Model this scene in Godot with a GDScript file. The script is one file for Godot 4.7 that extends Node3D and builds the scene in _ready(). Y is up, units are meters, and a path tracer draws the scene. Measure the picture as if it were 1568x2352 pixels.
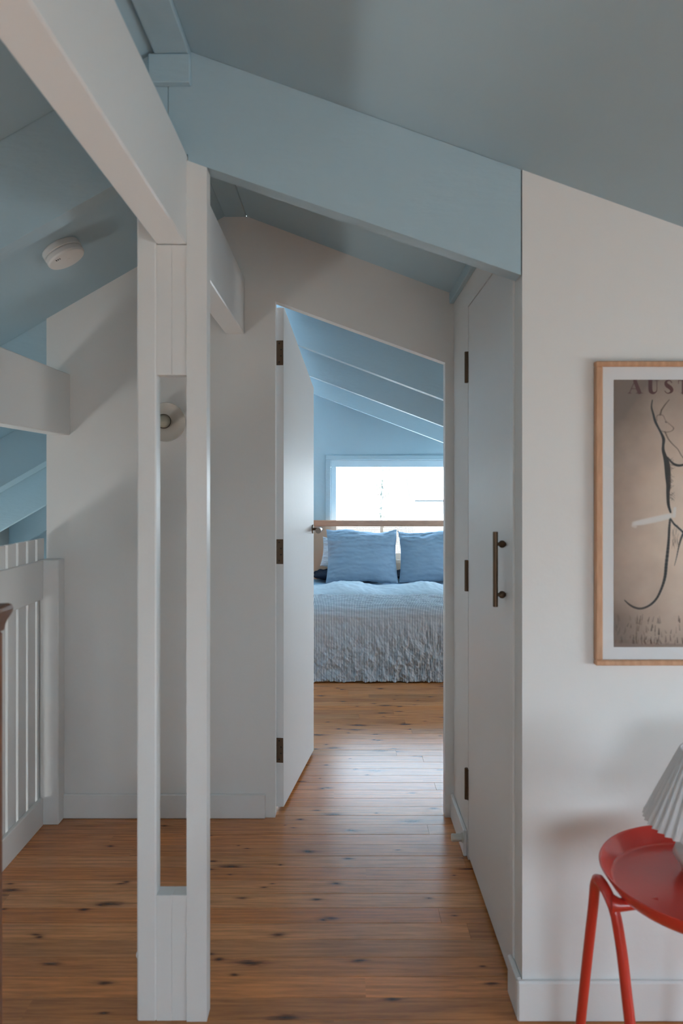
extends Node3D
# Upstairs hall under a gabled roof, looking through a door into a blue bedroom.
# Units are metres: x to the right, y up, the camera looks along -z from (0, 1.62, 0).

# ------------------------------------------------------------------ mesh kit
class Kit:
	var v := PackedVector3Array()
	var n := PackedVector3Array()
	var t := PackedVector2Array()

	func tri(a: Vector3, b: Vector3, c: Vector3, na: Vector3, nb: Vector3, nc: Vector3, ua := Vector2.ZERO, ub := Vector2.ZERO, uc := Vector2.ZERO) -> void:
		if (b - a).cross(c - a).dot(na + nb + nc) > 0.0:   # front faces run clockwise
			v.append_array([a, c, b]); n.append_array([na, nc, nb]); t.append_array([ua, uc, ub])
		else:
			v.append_array([a, b, c]); n.append_array([na, nb, nc]); t.append_array([ua, ub, uc])

	func flat_uv(p: Vector3, nn: Vector3) -> Vector2:
		var a := nn.abs()
		if a.x >= a.y and a.x >= a.z:
			return Vector2(p.z, p.y)
		if a.y >= a.z:
			return Vector2(p.x, p.z)
		return Vector2(p.x, p.y)

	func face(pts: Array, nn: Vector3) -> void:
		for i in range(1, pts.size() - 1):
			tri(pts[0], pts[i], pts[i + 1], nn, nn, nn, flat_uv(pts[0], nn), flat_uv(pts[i], nn), flat_uv(pts[i + 1], nn))

	# box with chamfered edges
	func box(lo: Vector3, hi: Vector3, b := 0.0) -> Kit:
		var c := (lo + hi) / 2.0
		var h := (hi - lo) / 2.0
		b = minf(b, minf(h.x, minf(h.y, h.z)) * 0.9)
		for ax in 3:
			for s in [-1.0, 1.0]:
				var u := (ax + 1) % 3
				var w := (ax + 2) % 3
				var nn := Vector3.ZERO
				nn[ax] = s
				var q := []
				for k in [[-1, -1], [1, -1], [1, 1], [-1, 1]]:
					var p := Vector3.ZERO
					p[ax] = s * h[ax]; p[u] = k[0] * (h[u] - b); p[w] = k[1] * (h[w] - b)
					q.append(c + p)
				face(q, nn)
				if b > 0.0 and s > 0.0:
					for a in [-1.0, 1.0]:          # edges that run along this axis
						for e in [-1.0, 1.0]:
							var n2 := Vector3.ZERO
							n2[u] = a; n2[w] = e
							var f := []
							for k in [[-1, 0], [1, 0], [1, 1], [-1, 1]]:
								var p := Vector3.ZERO
								p[ax] = k[0] * (h[ax] - b)
								p[u] = a * (h[u] - (0.0 if k[1] == 0 else b))
								p[w] = e * (h[w] - (b if k[1] == 0 else 0.0))
								f.append(c + p)
							face(f, n2.normalized())
		if b > 0.0:
			for x in [-1.0, 1.0]:
				for y in [-1.0, 1.0]:
					for z in [-1.0, 1.0]:
						var sg := Vector3(x, y, z)
						face([c + sg * (h - Vector3(0, b, b)), c + sg * (h - Vector3(b, 0, b)), c + sg * (h - Vector3(b, b, 0))], sg.normalized())
		return self

	# polygon in the x-y plane, from z0 to z1, then laid by a transform
	func prism(poly: PackedVector2Array, z0: float, z1: float, x := Transform3D()) -> Kit:
		var ids := Geometry2D.triangulate_polygon(poly)
		var area := 0.0
		for i in poly.size():
			area += poly[i].cross(poly[(i + 1) % poly.size()])
		for s in [[z0, signf(z0 - z1)], [z1, signf(z1 - z0)]]:
			var nn := (x.basis * Vector3(0, 0, s[1])).normalized()
			for i in range(0, ids.size(), 3):
				var q := []
				for k in 3:
					q.append(x * Vector3(poly[ids[i + k]].x, poly[ids[i + k]].y, s[0]))
				face(q, nn)
		for i in poly.size():
			var a := poly[i]
			var b := poly[(i + 1) % poly.size()]
			var d := (b - a).normalized() * signf(area)
			var nn := (x.basis * Vector3(d.y, -d.x, 0)).normalized()
			face([x * Vector3(a.x, a.y, z0), x * Vector3(b.x, b.y, z0), x * Vector3(b.x, b.y, z1), x * Vector3(a.x, a.y, z1)], nn)
		return self

	# rows of points with smooth normals; out = a point that the surface turns away from, or a way it faces
	func grid(rows: Array, closed := false, flip := false, us := 1.0, vs := 1.0) -> Kit:
		var h := rows.size()
		var w: int = rows[0].size()
		var nn := []
		for j in h:
			var line := PackedVector3Array()
			for i in w:
				var i0 := (i - 1 + w) % w if closed else maxi(i - 1, 0)
				var i1 := (i + 1) % w if closed else mini(i + 1, w - 1)
				var du: Vector3 = rows[j][i1] - rows[j][i0]
				var dv: Vector3 = rows[mini(j + 1, h - 1)][i] - rows[maxi(j - 1, 0)][i]
				var m := du.cross(dv)
				if m.length() < 1e-14:
					var jj := 1 if j == 0 else (h - 2 if j == h - 1 else j)
					du = rows[jj][i1] - rows[jj][i0]
					m = du.cross(dv)
				m = m.normalized()
				line.append(-m if flip else m)
			nn.append(line)
		for j in h - 1:
			for i in (w if closed else w - 1):
				var k := (i + 1) % w
				var u0 := float(i) / (w - (0 if closed else 1)) * us
				var u1 := float(i + 1) / (w - (0 if closed else 1)) * us
				var v0 := float(j) / (h - 1) * vs
				var v1 := float(j + 1) / (h - 1) * vs
				tri(rows[j][i], rows[j][k], rows[j + 1][k], nn[j][i], nn[j][k], nn[j + 1][k], Vector2(u0, v0), Vector2(u1, v0), Vector2(u1, v1))
				tri(rows[j][i], rows[j + 1][k], rows[j + 1][i], nn[j][i], nn[j + 1][k], nn[j + 1][i], Vector2(u0, v0), Vector2(u1, v1), Vector2(u0, v1))
		return self

	# profile of (radius, height) turned about y, then laid by a transform
	func lathe(profile: Array, seg: int, x := Transform3D(), sharp := true) -> Kit:
		for j in profile.size() - 1:
			var a: Vector2 = profile[j]
			var b: Vector2 = profile[j + 1]
			var d := (b - a).normalized()
			var na := Vector2(d.y, -d.x)
			var nb := na
			if not sharp:
				if j > 0:
					na = (na + Vector2((a - profile[j - 1]).y, -(a - profile[j - 1]).x).normalized()).normalized()
				if j < profile.size() - 2:
					nb = (nb + Vector2((profile[j + 2] - b).y, -(profile[j + 2] - b).x).normalized()).normalized()
			for i in seg:
				var p := TAU * i / seg
				var q := TAU * (i + 1) / seg
				var cp := Vector3(cos(p), 0, sin(p))
				var cq := Vector3(cos(q), 0, sin(q))
				var up := Vector3.UP
				var A := x * (cp * a.x + up * a.y)
				var B := x * (cq * a.x + up * a.y)
				var C := x * (cq * b.x + up * b.y)
				var D := x * (cp * b.x + up * b.y)
				var nA := (x.basis * (cp * na.x + up * na.y)).normalized()
				var nB := (x.basis * (cq * na.x + up * na.y)).normalized()
				var nC := (x.basis * (cq * nb.x + up * nb.y)).normalized()
				var nD := (x.basis * (cp * nb.x + up * nb.y)).normalized()
				var ua := Vector2(float(i) / seg, float(j))
				if a.x > 1e-6:
					tri(A, B, C, nA, nB, nC, ua, ua, ua)
				if b.x > 1e-6:
					tri(A, C, D, nA, nC, nD, ua, ua, ua)
		return self

	func rod(a: Vector3, b: Vector3, r: float, seg := 20, bev := 0.0) -> Kit:
		var y := (b - a).normalized()
		var sx := y.cross(Vector3(0.31, 0.87, 0.42)).normalized()
		var x := Transform3D(Basis(sx, y, sx.cross(y)), a)
		var l := (b - a).length()
		return lathe([Vector2(0, 0), Vector2(r - bev, 0), Vector2(r, bev), Vector2(r, l - bev), Vector2(r - bev, l), Vector2(0, l)], seg, x)

	# round tube along points, its radius may change
	func tube(pts: Array, radii: Array, seg := 16) -> Kit:
		var rows := []
		var side := Vector3.ZERO
		for j in pts.size():
			var d: Vector3 = (pts[mini(j + 1, pts.size() - 1)] - pts[maxi(j - 1, 0)]).normalized()
			if side == Vector3.ZERO:
				side = d.cross(Vector3(0.3, 0.2, 0.93)).normalized()
			side = (side - d * side.dot(d)).normalized()
			var other := d.cross(side)
			var row := []
			var r: float = radii[mini(j, radii.size() - 1)]
			for i in seg:
				var a := TAU * i / seg
				row.append(pts[j] + (side * cos(a) + other * sin(a)) * r)
			rows.append(row)
		grid(rows, true, true)
		for e in [0, pts.size() - 1]:
			var d: Vector3 = (pts[e] - pts[1 if e == 0 else e - 1]).normalized()
			for i in seg:
				tri(pts[e], rows[e][i], rows[e][(i + 1) % seg], d, d, d)
		return self

	func ball(c: Vector3, r: Vector3, seg := 20) -> Kit:
		var pr := []
		for i in 13:
			var a := -PI / 2 + PI * i / 12
			pr.append(Vector2(cos(a) if i > 0 and i < 12 else 0.0, sin(a)))
		return lathe(pr, seg, Transform3D(Basis.from_scale(r), c), false)

	func mesh() -> ArrayMesh:
		var a := []
		a.resize(Mesh.ARRAY_MAX)
		a[Mesh.ARRAY_VERTEX] = v
		a[Mesh.ARRAY_NORMAL] = n
		a[Mesh.ARRAY_TEX_UV] = t
		var m := ArrayMesh.new()
		m.add_surface_from_arrays(Mesh.PRIMITIVE_TRIANGLES, a)
		return m

# ------------------------------------------------------------------ objects
var taken := {}

func numbered(called: String) -> String:
	taken[called] = taken.get(called, -1) + 1
	return called if taken[called] == 0 else "%s_%03d" % [called, taken[called]]

func tag(o: Node3D, label: String, category: String, group := "", kind := "") -> Node3D:
	o.set_meta("label", label)
	if category: o.set_meta("category", category)
	if group: o.set_meta("group", group)
	if kind: o.set_meta("kind", kind)
	return o

func thing(called: String, label: String, category: String, at := Vector3.ZERO, group := "", kind := "") -> Node3D:
	var o := Node3D.new()
	o.name = numbered(called)
	add_child(o)
	o.position = at
	return tag(o, label, category, group, kind)

func part(called: String, k, m: Material, parent: Node3D, label := "") -> MeshInstance3D:
	var o := MeshInstance3D.new()
	o.mesh = k.mesh() if k is Kit else k
	o.material_override = m
	o.name = numbered(called) if parent == self else called
	parent.add_child(o, true)
	if label: o.set_meta("label", label)
	return o

func single(called: String, k, m: Material, label: String, category: String, group := "", kind := "") -> MeshInstance3D:
	var o := part(called, k, m, self)
	tag(o, label, category, group, kind)
	return o

func struct(called: String, k, m: Material, label: String, category: String) -> MeshInstance3D:
	return single(called, k, m, label, category, "", "structure")

func V(x: float, y: float, z: float) -> Vector3:
	return Vector3(x, y, z)

func poly(list: Array) -> PackedVector2Array:
	var p := PackedVector2Array()
	for i in range(0, list.size(), 2):
		p.append(Vector2(list[i], list[i + 1]))
	return p

func bx(x0: float, x1: float, y0: float, y1: float, d0: float, d1: float, b := 0.003) -> Kit:
	return Kit.new().box(Vector3(x0, y0, -d1), Vector3(x1, y1, -d0), b)

# ------------------------------------------------------------------ materials
var rng := RandomNumberGenerator.new()

func noise(freq: float, sd := 1, oct := 3) -> FastNoiseLite:
	var f := FastNoiseLite.new()
	f.noise_type = FastNoiseLite.TYPE_SIMPLEX_SMOOTH
	f.frequency = freq
	f.seed = sd
	f.fractal_octaves = oct
	return f

func lin(r: float, g: float, b: float) -> Color:
	return Color(r, g, b).linear_to_srgb()

func plain(c: Color, rough: float, spec := 0.5, metal := 0.0) -> StandardMaterial3D:
	var m := StandardMaterial3D.new()
	m.albedo_color = c
	m.roughness = rough
	m.metallic_specular = spec
	m.metallic = metal
	return m

func relief(m: StandardMaterial3D, size: Vector3, strength: float, sd := 3, oct := 4, freq := 0.02) -> StandardMaterial3D:
	var nt := NoiseTexture2D.new()
	nt.width = 512
	nt.height = 512
	nt.seamless = true
	nt.as_normal_map = true
	nt.bump_strength = 4.0
	nt.noise = noise(freq, sd, oct)
	m.normal_enabled = true
	m.normal_texture = nt
	m.normal_scale = strength
	m.uv1_triplanar = true
	m.uv1_world_triplanar = true
	m.uv1_scale = size
	return m

var white_wall: StandardMaterial3D
var white_gloss: StandardMaterial3D
var white_door: StandardMaterial3D
var blue_paint: StandardMaterial3D
var blue_timber: StandardMaterial3D
var bronze: StandardMaterial3D
var floor_wood: StandardMaterial3D
const LANES := 14

func make_materials() -> void:
	white_wall = relief(plain(lin(0.80, 0.795, 0.78), 0.62, 0.4), V(1.2, 1.2, 1.2), 0.12)
	white_gloss = relief(plain(lin(0.80, 0.80, 0.79), 0.42, 0.5), V(0.9, 0.9, 0.9), 0.10, 8)
	white_door = relief(plain(lin(0.79, 0.79, 0.785), 0.45, 0.5), V(0.8, 0.8, 0.8), 0.08, 5)
	blue_paint = relief(plain(lin(0.43, 0.58, 0.66), 0.6, 0.4), V(1.0, 1.0, 1.0), 0.12, 11)
	blue_timber = relief(plain(lin(0.43, 0.58, 0.66), 0.55, 0.4), V(0.9, 3.5, 3.5), 0.30, 21)
	bronze = plain(lin(0.13, 0.085, 0.055), 0.42, 0.5, 0.75)
	floor_wood = plain(Color.WHITE, 0.27, 0.5)
	floor_wood.albedo_texture = wood_lanes()

# fourteen lanes of knotty cypress pine, one board to a lane
func wood_lanes() -> ImageTexture:
	var w := 2048
	var lh := 100
	var h := LANES * lh
	var g1 := noise(0.05, 31, 4).get_image(128, h)
	g1.convert(Image.FORMAT_L8); g1.resize(w, h, Image.INTERPOLATE_CUBIC)
	var g2 := noise(0.16, 32, 3).get_image(256, h)
	g2.convert(Image.FORMAT_L8); g2.resize(w, h, Image.INTERPOLATE_CUBIC)
	var b1 := g1.get_data()
	var b2 := g2.get_data()
	rng.seed = 77
	var data := PackedByteArray()
	data.resize(w * h * 3)
	var tone := []
	for l in LANES:
		var k := rng.randf_range(0.76, 1.26)
		var warm := rng.randf_range(-0.03, 0.05)
		tone.append(Vector3(0.56 * k, (0.232 - warm * 0.6) * k, (0.078 - warm * 0.5) * k))
	for y in h:
		var l := y / lh
		var base: Vector3 = tone[l]
		var edge := 1.0
		for x in w:
			var i := y * w + x
			var a := b1[i] / 255.0 - 0.5
			var c := b2[i] / 255.0 - 0.5
			var f := clampf(1.0 + a * 0.65 + c * 0.17, 0.35, 1.7) * edge
			data[i * 3] = int(clampf(pow(base.x * f, 0.4545) * 255.0, 0, 255))
			data[i * 3 + 1] = int(clampf(pow(base.y * f * (0.94 + f * 0.06), 0.4545) * 255.0, 0, 255))
			data[i * 3 + 2] = int(clampf(pow(base.z * f * (0.9 + f * 0.1), 0.4545) * 255.0, 0, 255))
	# knots with drawn-out grain round them
	for l in LANES:
		for kn in rng.randi_range(4, 8):
			var cx := rng.randf_range(40, w - 40)
			var cy := rng.randf_range(l * lh + 8, l * lh + lh - 8)
			var r := rng.randf_range(3.5, 9.0) if rng.randf() < 0.75 else rng.randf_range(10.0, 17.0)
			var stretch := rng.randf_range(1.5, 3.2)
			var tilt := rng.randf_range(-0.25, 0.25)
			var rx := int(r * stretch * 3.2)
			for y in range(maxi(l * lh, int(cy - r * 2)), mini(l * lh + lh, int(cy + r * 2) + 1)):
				for x in range(maxi(0, int(cx) - rx), mini(w, int(cx) + rx + 1)):
					var dx := (x - cx) / stretch
					var dy := (y - cy) - (x - cx) * tilt * 0.3
					var d := sqrt(dx * dx + dy * dy) / r
					var i := y * w + x
					d += (b2[i] / 255.0 - 0.5) * 0.9
					var dark := clampf(1.25 - d, 0.0, 1.0) * 0.82
					var halo := clampf(2.2 - d, 0.0, 1.2) * 0.16
					var tail := exp(-dy * dy / (r * r * 0.12)) * clampf(1.0 - absf(x - cx) / rx, 0.0, 1.0) * 0.35
					var f := (1.0 - dark) * (1.0 - halo) * (1.0 - tail)
					f = pow(f, 0.4545)
					data[i * 3] = int(data[i * 3] * f)
					data[i * 3 + 1] = int(data[i * 3 + 1] * pow(f, 1.12))
					data[i * 3 + 2] = int(data[i * 3 + 2] * pow(f, 1.15))
	return ImageTexture.create_from_image(Image.create_from_data(w, h, false, Image.FORMAT_RGB8, data))

# plain timber whose grain runs along one axis
func timber(dark: Color, light: Color, rough: float, along: Vector3, sd := 4) -> StandardMaterial3D:
	var m := plain(Color.WHITE, rough, 0.5)
	var nt := NoiseTexture2D.new()
	nt.width = 512
	nt.height = 512
	nt.seamless = true
	nt.noise = noise(0.02, sd, 5)
	var g := Gradient.new()
	g.set_color(0, dark)
	g.set_color(1, light)
	nt.color_ramp = g
	m.albedo_texture = nt
	m.uv1_triplanar = true
	m.uv1_scale = along
	return m

# ------------------------------------------------------------------ the roof
const RIDGE_L := -0.556
const RIDGE_R := -0.450
const TOP := 2.906       # ceiling beside the ridge board beyond the first rafter
const SLOPE_R := 0.377
const TOP_NEAR := 2.922  # and on the camera's side of it
const SLOPE_NEAR := 0.357
const SLOPE_L := 0.575
const RIDGE_Y := 2.902   # underside of the ridge board
const BACK := 3.83       # hall side of the wall with the bedroom door
const BACK_T := 0.07
const NEAR := 2.394      # front of the wall with the poster
const SIDE_X := 0.551    # side wall of the hall
const END := 8.62        # far gable wall

func roof(x: float, near := false) -> float:
	var t := TOP_NEAR if near else TOP
	if x > RIDGE_R: return t - (SLOPE_NEAR if near else SLOPE_R) * (x - RIDGE_R)
	if x < RIDGE_L: return t - SLOPE_L * (RIDGE_L - x)
	return t

# points of a wall's top edge under the roof, from x1 back to x0
func under_roof(x0: float, x1: float, near := false) -> Array:
	var l := [x1, roof(x1, near)]
	if x1 > RIDGE_R and x0 < RIDGE_R: l.append_array([RIDGE_R, roof(RIDGE_R, near)])
	if x1 > RIDGE_L and x0 < RIDGE_L: l.append_array([RIDGE_L, roof(RIDGE_L, near)])
	l.append_array([x0, roof(x0, near)])
	return l

func _ready() -> void:
	# ---- camera
	var cam := Camera3D.new()
	cam.name = "camera"
	add_child(cam)
	cam.position = V(0, 1.62, 0)
	cam.current = true
	cam.projection = Camera3D.PROJECTION_FRUSTUM
	cam.keep_aspect = Camera3D.KEEP_HEIGHT
	cam.near = 0.05
	cam.far = 100.0
	cam.size = 0.05 * 2352.0 / 1820.0
	cam.frustum_offset = Vector2(4.0, -68.0) / 1820.0 * 0.05

	# ---- sky
	var we := WorldEnvironment.new()
	we.name = "environment"
	var env := Environment.new()
	env.background_mode = Environment.BG_SKY
	var sky := Sky.new()
	var sm := ProceduralSkyMaterial.new()
	sm.sky_top_color = Color(0.78, 0.90, 1.0)
	sm.sky_horizon_color = Color(0.88, 0.955, 1.0)
	sm.ground_bottom_color = Color(0.62, 0.66, 0.66)
	sm.ground_horizon_color = Color(0.80, 0.84, 0.86)
	sm.sky_energy_multiplier = 1.0
	sm.ground_energy_multiplier = 1.0
	sky.sky_material = sm
	env.sky = sky
	env.background_energy_multiplier = 14.0
	env.tonemap_mode = Environment.TONE_MAPPER_LINEAR
	env.tonemap_exposure = 1.0
	env.sdfgi_enabled = true
	env.ssao_enabled = true
	env.ssil_enabled = true
	we.environment = env
	var lens := CameraAttributesPhysical.new()
	lens.frustum_focal_length = 28.0
	lens.frustum_focus_distance = 6.2
	lens.exposure_aperture = 4.5
	lens.frustum_near = 0.05
	lens.frustum_far = 100.0
	we.camera_attributes = lens
	add_child(we)

	# ---- sun behind the house front, high, so that it only reaches the floor behind the camera
	var sun := DirectionalLight3D.new()
	sun.name = "sun"
	add_child(sun)
	sun.look_at_from_position(Vector3.ZERO, V(-0.12, -1.0, -0.62), Vector3.UP)
	sun.light_energy = 17.0
	sun.light_color = Color(1.0, 0.98, 0.96)
	sun.light_angular_distance = 0.6
	sun.shadow_enabled = true

	# ---- daylight through the windows: behind the camera, at the sides, beside the stairs, in the bedroom's side wall
	daylight("window_light_hall", V(0.9, 1.45, 3.3), V(0, 0, -1), Vector2(1.4, 1.2), 0.5, Color(1.0, 1.0, 1.0))
	daylight("window_light_side", V(3.1, 1.05, -0.7), V(-1, 0, 0), Vector2(1.4, 0.6), 2.0, Color(0.95, 0.98, 1.0))
	daylight("window_light_stairs", V(-3.5, -0.1, -2.2), V(1, 0, 0), Vector2(0.95, 0.45), 2.6, Color(1.0, 0.99, 0.97))
	daylight("window_light_stairs_far", V(-3.5, 0.2, -6.6), V(1, 0, 0), Vector2(1.3, 0.7), 1.5, Color(1.0, 0.95, 0.89))
	daylight("window_light_bedroom", V(3.1, 1.0, -5.0), V(-1, 0, 0), Vector2(0.65, 0.5), 1.3, Color(1.0, 0.97, 0.94))
	daylight("window_light_headboard", V(3.1, 1.02, -7.6), V(-1, 0, 0), Vector2(0.8, 0.7), 3.0, Color(0.80, 0.91, 1.0))

	make_materials()
	shell()
	floors()
	frame_timbers()
	doors()
	balustrade()
	bedroom()
	fittings()
	table_and_lamp()
	poster()
	outside()

func daylight(called: String, at: Vector3, way: Vector3, size: Vector2, energy: float, c: Color) -> void:
	var a := AreaLight3D.new()
	a.name = called
	add_child(a)
	a.look_at_from_position(at, at + way, Vector3.UP)
	a.area_size = size
	a.light_energy = energy
	a.light_color = c
	a.area_range = 30.0
	a.area_attenuation = 2.0
	a.shadow_enabled = true

# ------------------------------------------------------------------ shell
func shell() -> void:
	# back wall with the door opening under a sloping head
	var hl := -0.3116
	var hr := 0.5095
	var p := [-1.417, 0.0, hl, 0.0, hl, 2.496, hr, 2.199, hr, 0.0, 3.2, 0.0]
	p.append_array(under_roof(-1.417, 3.2))
	struct("wall_back", Kit.new().prism(poly(p), -BACK - BACK_T, -BACK), white_wall, "white painted wall across the end of the hall, holding the bedroom doorway with a sloping head", "wall")
	# wall with the poster
	p = [SIDE_X, 0.0, 3.2, 0.0]
	p.append_array(under_roof(SIDE_X, 3.2, true))
	struct("wall_right", Kit.new().prism(poly(p), -NEAR - 0.14, -NEAR), white_wall, "white wall that carries the framed poster, behind the red table", "wall")
	# side wall of the hall: a strip beyond the cupboard door and a strip above it
	var turn := Transform3D(Basis(V(0, 0, -1), V(0, 1, 0), V(1, 0, 0)), Vector3.ZERO)   # polygon x = depth, y = height, extruded along +x
	var top := roof(SIDE_X)
	p = [NEAR + 0.14, 2.376, 3.402, 2.376, 3.402, 0.0, BACK, 0.0, BACK, top, NEAR + 0.14, top]
	struct("wall_side", Kit.new().prism(poly(p), SIDE_X, SIDE_X + 0.05, turn), white_wall, "white side wall strip round the tall cupboard door in the hall", "wall")
	var cup := Kit.new().box(V(SIDE_X + 0.6, 0, -BACK), V(SIDE_X + 0.65, 2.3, -NEAR - 0.14))
	struct("wall_cupboard", cup, white_wall, "inner wall of the cupboard behind the tall cupboard door", "wall")
	# far gable wall with the bedroom window opening
	var g := Kit.new()
	g.prism(poly([-3.7, -2.8, -0.10, -2.8] + under_roof(-3.7, -0.10)), -END - 0.16, -END)
	g.prism(poly([-0.10, -2.8, 1.55, -2.8, 1.55, 0.78, -0.10, 0.78]), -END - 0.16, -END)
	g.prism(poly([-0.10, 1.866, 1.55, 1.866] + under_roof(-0.10, 1.55)), -END - 0.16, -END)
	g.prism(poly([1.55, -2.8, 3.3, -2.8] + under_roof(1.55, 3.3)), -END - 0.16, -END)
	struct("wall_far", g, blue_paint, "pale blue gable wall round the bedroom window, behind the bed", "wall")
	# bedroom partition beside the stair well
	p = [BACK + BACK_T, 0.0, END, 0.0, END, roof(-1.417), BACK + BACK_T, roof(-1.417)]
	struct("wall_partition", Kit.new().prism(poly(p), -1.417, -1.33, turn), blue_paint, "blue partition wall between the bedroom and the stair well", "wall")
	# right outer wall with a bedroom window
	g = Kit.new()
	var rt := roof(3.2, true)
	for q in [[-3.6, -0.05], [1.45, 4.65], [5.35, 7.15], [8.05, END]]:
		g.prism(poly([q[0], -0.2, q[1], -0.2, q[1], rt, q[0], rt]), 3.2, 3.3, turn)
	for q in [[-0.05, 1.45, 0.7, 1.4], [4.65, 5.35, 0.7, 1.3], [7.15, 8.05, 0.65, 1.4]]:
		g.prism(poly([q[0], -0.2, q[1], -0.2, q[1], q[2], q[0], q[2]]), 3.2, 3.3, turn)
		g.prism(poly([q[0], q[3], q[1], q[3], q[1], rt, q[0], rt]), 3.2, 3.3, turn)
	struct("wall_outer", g, blue_paint, "outer wall on the right with low windows", "wall")
	# left outer wall with a low stair window
	g = Kit.new()
	var lt := roof(-3.6, true)
	for q in [[-3.6, 1.7], [2.7, 5.9], [7.3, END]]:
		g.prism(poly([q[0], -2.8, q[1], -2.8, q[1], lt, q[0], lt]), -3.7, -3.6, turn)
	for q in [[1.7, 2.7, -0.35, 0.15], [5.9, 7.3, -0.2, 0.6]]:
		g.prism(poly([q[0], -2.8, q[1], -2.8, q[1], q[2], q[0], q[2]]), -3.7, -3.6, turn)
		g.prism(poly([q[0], q[3], q[1], q[3], q[1], lt, q[0], lt]), -3.7, -3.6, turn)
	struct("wall_left", g, white_wall, "outer wall of the stair well with a low window", "wall")
	# gable behind the camera with its window
	g = Kit.new()
	g.prism(poly([-3.7, -2.8, 0.15, -2.8] + under_roof(-3.7, 0.15, true)), 3.4, 3.5)
	g.prism(poly([0.15, -2.8, 1.65, -2.8, 1.65, 0.8, 0.15, 0.8]), 3.4, 3.5)
	g.prism(poly([0.15, 2.1, 1.65, 2.1, 1.65, roof(1.65, true), 0.15, roof(0.15, true)]), 3.4, 3.5)
	g.prism(poly([1.65, -2.8, 3.3, -2.8] + under_roof(1.65, 3.3, true)), 3.4, 3.5)
	struct("wall_rear", g, white_wall, "white gable wall behind the camera with a wide window", "wall")
	# stair well
	struct("floor_stairs", Kit.new().box(V(-3.7, -2.85, -END), V(-1.45, -2.75, 3.4)), plain(lin(0.62, 0.47, 0.34), 0.5), "lower floor at the foot of the stair well", "floor")
	struct("wall_stairs", Kit.new().box(V(-1.45, -2.75, -END), V(-1.41, -0.13, 3.4)), white_wall, "white wall of the stair well below the balustrade", "wall")
	# ceiling slopes
	var c := thing("ceiling", "pale blue gabled ceiling of two slopes over hall and bedroom", "ceiling", Vector3.ZERO, "", "structure")
	var z0 := -END - 0.16
	for q in [[true, -NEAR - 0.03, 3.5], [false, z0, -NEAR - 0.03]]:
		var t := roof(RIDGE_R, q[0])
		var r := roof(3.4, q[0])
		var l := roof(-3.8, q[0])
		part("ceiling_slope", Kit.new().prism(poly([RIDGE_R, t, 3.4, r, 3.4, r + 0.10, RIDGE_R, t + 0.10]), q[1], q[2]), blue_paint, c)
		part("ceiling_slope", Kit.new().prism(poly([RIDGE_L, t, -3.8, l, -3.8, l + 0.10, RIDGE_L, t + 0.10]), q[1], q[2]), blue_paint, c)
	# trims
	struct("baseboard_back", bx(-1.333, -0.358, 0, 0.117, BACK - 0.016, BACK, 0.004), white_gloss, "white baseboard along the foot of the back wall", "baseboard")
	struct("baseboard_right", bx(0.533, 3.2, 0, 0.121, NEAR - 0.018, NEAR, 0.005), white_gloss, "white baseboard below the poster, behind the red table legs", "baseboard")
	struct("trim_1", bx(0.533, SIDE_X, 0, 0.121, NEAR, 2.52, 0.004), white_gloss, "short baseboard return on the end of the poster wall", "baseboard")
	struct("baseboard_side", bx(SIDE_X - 0.016, SIDE_X, 0, 0.115, 3.43, BACK, 0.004), white_gloss, "short white baseboard between the cupboard door and the back wall", "baseboard")
	struct("trim_2", bx(SIDE_X - 0.006, SIDE_X + 0.03, 0, 2.376, 2.495, 2.545, 0.003), white_gloss, "narrow white door jamb on the poster wall's end", "trim")
	struct("trim_3", bx(SIDE_X - 0.022, SIDE_X, top - 0.045, top + 0.006, NEAR + 0.14, BACK, 0.003), blue_timber, "pale blue strip where ceiling meets the side wall", "trim")
	# windows
	bedroom_window()
	side_window("window_2", V(0.15, 0.8, 3.42), V(1.65, 2.1, 3.48), 0, "wide white framed window behind the camera")
	side_window("window_3", V(-3.68, -0.35, -2.7), V(-3.62, 0.15, -1.7), 2, "low white framed window beside the stairs before the back wall")
	side_window("window_4", V(-3.68, -0.2, -7.3), V(-3.62, 0.6, -5.9), 2, "low white framed window beside the stairs beyond the back wall")
	side_window("window_5", V(3.22, 0.7, -1.45), V(3.28, 1.4, 0.05), 2, "low white framed window in the outer wall right of the camera")
	side_window("window_6", V(3.22, 0.7, -5.35), V(3.28, 1.3, -4.65), 2, "small white framed window in the bedroom side wall before the bed")
	side_window("window_7", V(3.22, 0.65, -8.05), V(3.28, 1.4, -7.15), 2, "white framed window in the bedroom side wall beside the headboard")

func glass() -> StandardMaterial3D:
	var m := plain(Color(0.02, 0.02, 0.02, 0.02), 0.02, 0.45)
	m.transparency = BaseMaterial3D.TRANSPARENCY_ALPHA
	return m

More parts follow.
